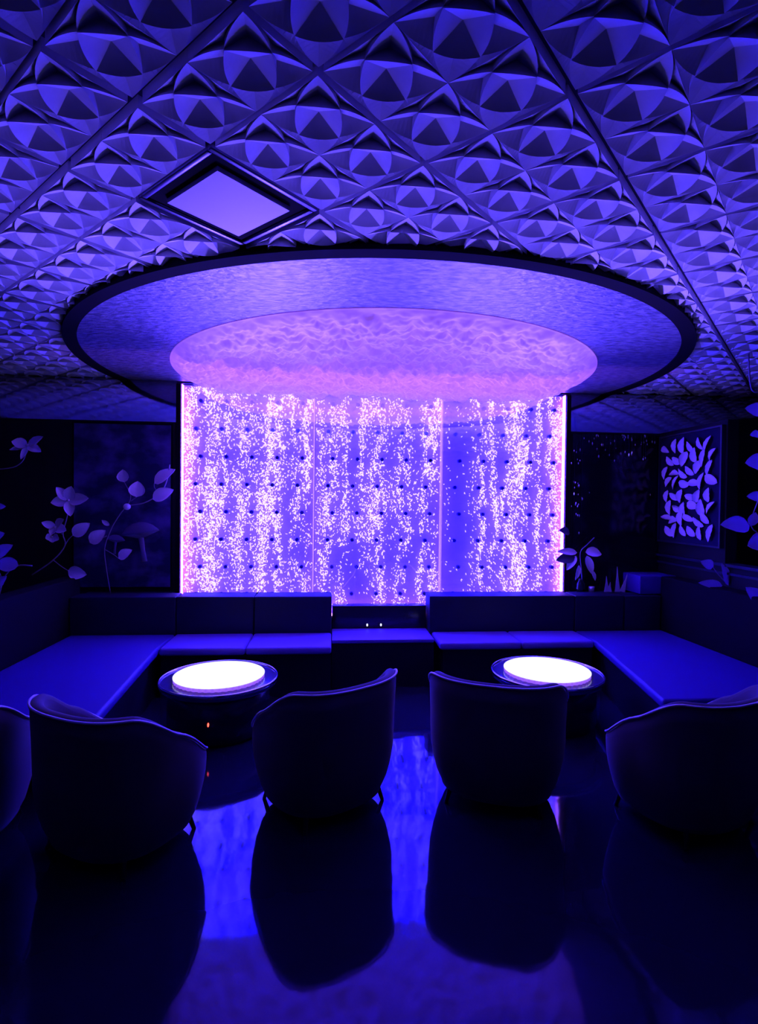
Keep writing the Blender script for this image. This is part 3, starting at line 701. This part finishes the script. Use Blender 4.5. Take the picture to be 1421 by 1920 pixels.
# right side: leaf-relief panel, partition rail, garlands
t = thing('leaf_panel', 'tall framed panel of pale relief leaves on the right partition', 'wall panel', (3.36, 4.855, 1.26))
MB().box(-.020, 0, -.435, .435, 0, 1.04).build('board', M['mural_leaf'], t)
fr = MB().box(-.035, 0, -.45, -.432, -.012, 1.052).box(-.035, 0, .432, .45, -.012, 1.052).box(-.035, 0, -.432, .432, -.012, .004).box(-.035, 0, -.432, .432, 1.036, 1.052)
fr.build('frame', M['leaf_frame'], t)
prng = random.Random(11)
for k in range(48):
    r_, c_ = k // 6, k % 6
    gy = -.36 + .72 * (c_ + .25 + .5 * (r_ % 2) * .8 + prng.uniform(-.18, .18)) / 6; gz = .065 + .92 * (r_ + .4 + prng.uniform(-.18, .18)) / 8
    an = prng.choice((.6, 1.9, 3.6, 5.0)) + prng.uniform(-.5, .5); L = prng.uniform(.12, .17)
    dy, dz = math.cos(an) * L / 2, math.sin(an) * L / 2
    b = Vector((3.36 - .034, 4.855 + max(-.42, min(.42, gy - dy)), 1.26 + max(.02, min(1.02, gz - dz))))
    p = Vector((3.36 - .046, 4.855 + max(-.42, min(.42, gy + dy)), 1.26 + max(.02, min(1.02, gz + dz))))
    put_leaf(t, b, p, prng.uniform(.055, .085), M['leaf'], 'leaf', (-1, -.1, .1), .55, .28, .06)
t = thing('leafy_garland', 'large pale leaves hanging in a column at the right edge', 'plant', (3.15, 3.87, 2.78))
put_stem(t, [[(3.12, 3.87, 2.785), (3.16, 3.88, 2.5)] + GAR_STEM], .006)
for b, p, w_ in GAR_LEAVES: put_leaf(t, b, p, w_, M['leaf_thin'], face=(-.3, -1, .3))
t = thing('leafy_sprig', 'small pale sprig with crossing leaves over the right backrest, below the leaf panel', 'plant', (3.4, 4.35, .95))
put_stem(t, [LOW_STEM], .005)
for b, p, w_ in LOW_LEAVES: put_leaf(t, b, p, w_, M['leaf_thin'], face=(-.3, -1, .3))

# crystals round the dark doorway
t = thing('crystal_garland', 'sparse garland of tiny crystal drops around the dark doorway right of the bubble wall', 'crystal garland', (2.9, 5.31, 2.34))
wv = MB()
for p in CRYSTALS[:50]: wv.tube([(p[0] - 2.9, 0, 0), (p[0] - 2.9, 0, p[2] - 2.34)], .0008, 4)
for x in (2.44, 2.52): wv.tube([(x - 2.9, .004, 0), (x - 2.9, .004, -1.15)], .0008, 4)
wv.tube([(2.41 - 2.9, 0, 0), (3.34 - 2.9, 0, 0)], .004, 6)
wv.build('wire', M['metal_dark'], t)
c0 = None
for p in CRYSTALS:
    if c0 is None:
        c0 = obj('crystal', [(0, 0, .016), (.006, 0, .002), (0, .006, .002), (-.006, 0, .002), (0, -.006, .002), (0, 0, -.014)], [(0, 1, 2), (0, 2, 3), (0, 3, 4), (0, 4, 1), (5, 2, 1), (5, 3, 2), (5, 4, 3), (5, 1, 4)], M['crystal'], t)
        q = c0
    else:
        q = c0.copy(); COL.objects.link(q); q.parent = t
    q.location = Vector(p) - t.location; q.rotation_euler = (0, 0, lrng.uniform(0, 6)); s = lrng.uniform(.6, 1.2); q.scale = (s, s, s)
d = MB().box(2.42, 3.345, 5.325, 5.348, .74, 2.33).build('door_1', M['dark_glass']); struct(d)

# orchid in a vase and small things on the ledge behind the right bench
t = thing('orchid', 'drooping orchid in a dark vase at the right edge of the bubble wall', 'plant', (2.50, 5.262, .735))
put_stem(t, [ORC_STEM], .005)
for i, (b, p, w_) in enumerate(ORC_PETALS):
    put_leaf(t, b, p, w_, M['petal_silhouette'] if i in (1, 7) else M['petal'], 'petal', (0, -1, .6), .3, .2, .15)
MB().lathe([(0, 0), (.035, 0), (.045, .04), (.04, .09), (.022, .12), (.026, .135), (.02, .135), (.02, .02), (0, .02)], 28).build('vase', M['black_gloss'], t, True)
t = thing('candle_glass', 'small glass tumbler with a lit tealight beside the orchid vase', 'candle', (2.60, 5.235, .735))
MB().lathe([(0, 0), (.026, 0), (.030, .06), (.0275, .06), (.024, .006), (0, .006)], 28).build('tumbler', M['clear'], t, True)
MB().lathe([(0, .007), (.018, .007), (.018, .016), (0, .016)], 20).build('tealight', M['flame'], t)
for i, (x, lab) in enumerate([(2.79, 'pale folded napkin fan on the ledge, nearer the orchid'), (2.91, 'pale folded napkin fan on the ledge, nearer the corner pillar')]):
    t = thing('napkin_fan', lab, 'napkin', (x, 5.27, .735), 0)
    for k, (dx, hh, tl) in enumerate([(-.012, .16, -.10), (.0, .10, .25)] if i == 0 else [(-.02, .255, -.06), (.02, .20, .55)]):
        pts = [(-.030, 0), (.030, 0), (.012, hh * .55), (.002, hh), (-.006, hh * .6)]
        mb = MB(); n = len(pts)
        mb.add([(x_ + dx, -.004 - k * .02, z_) for x_, z_ in pts] + [(x_ * .9 + dx, .004 - k * .02, z_) for x_, z_ in pts], [tuple(range(n)), tuple(range(2 * n - 1, n - 1, -1))] + [(q, q + n, (q + 1) % n + n, (q + 1) % n) for q in range(n)])
        o = mb.build('fold', M['card'], t); o.rotation_euler = (0, tl * .5, 0); o.location.z = .016 * abs(tl)
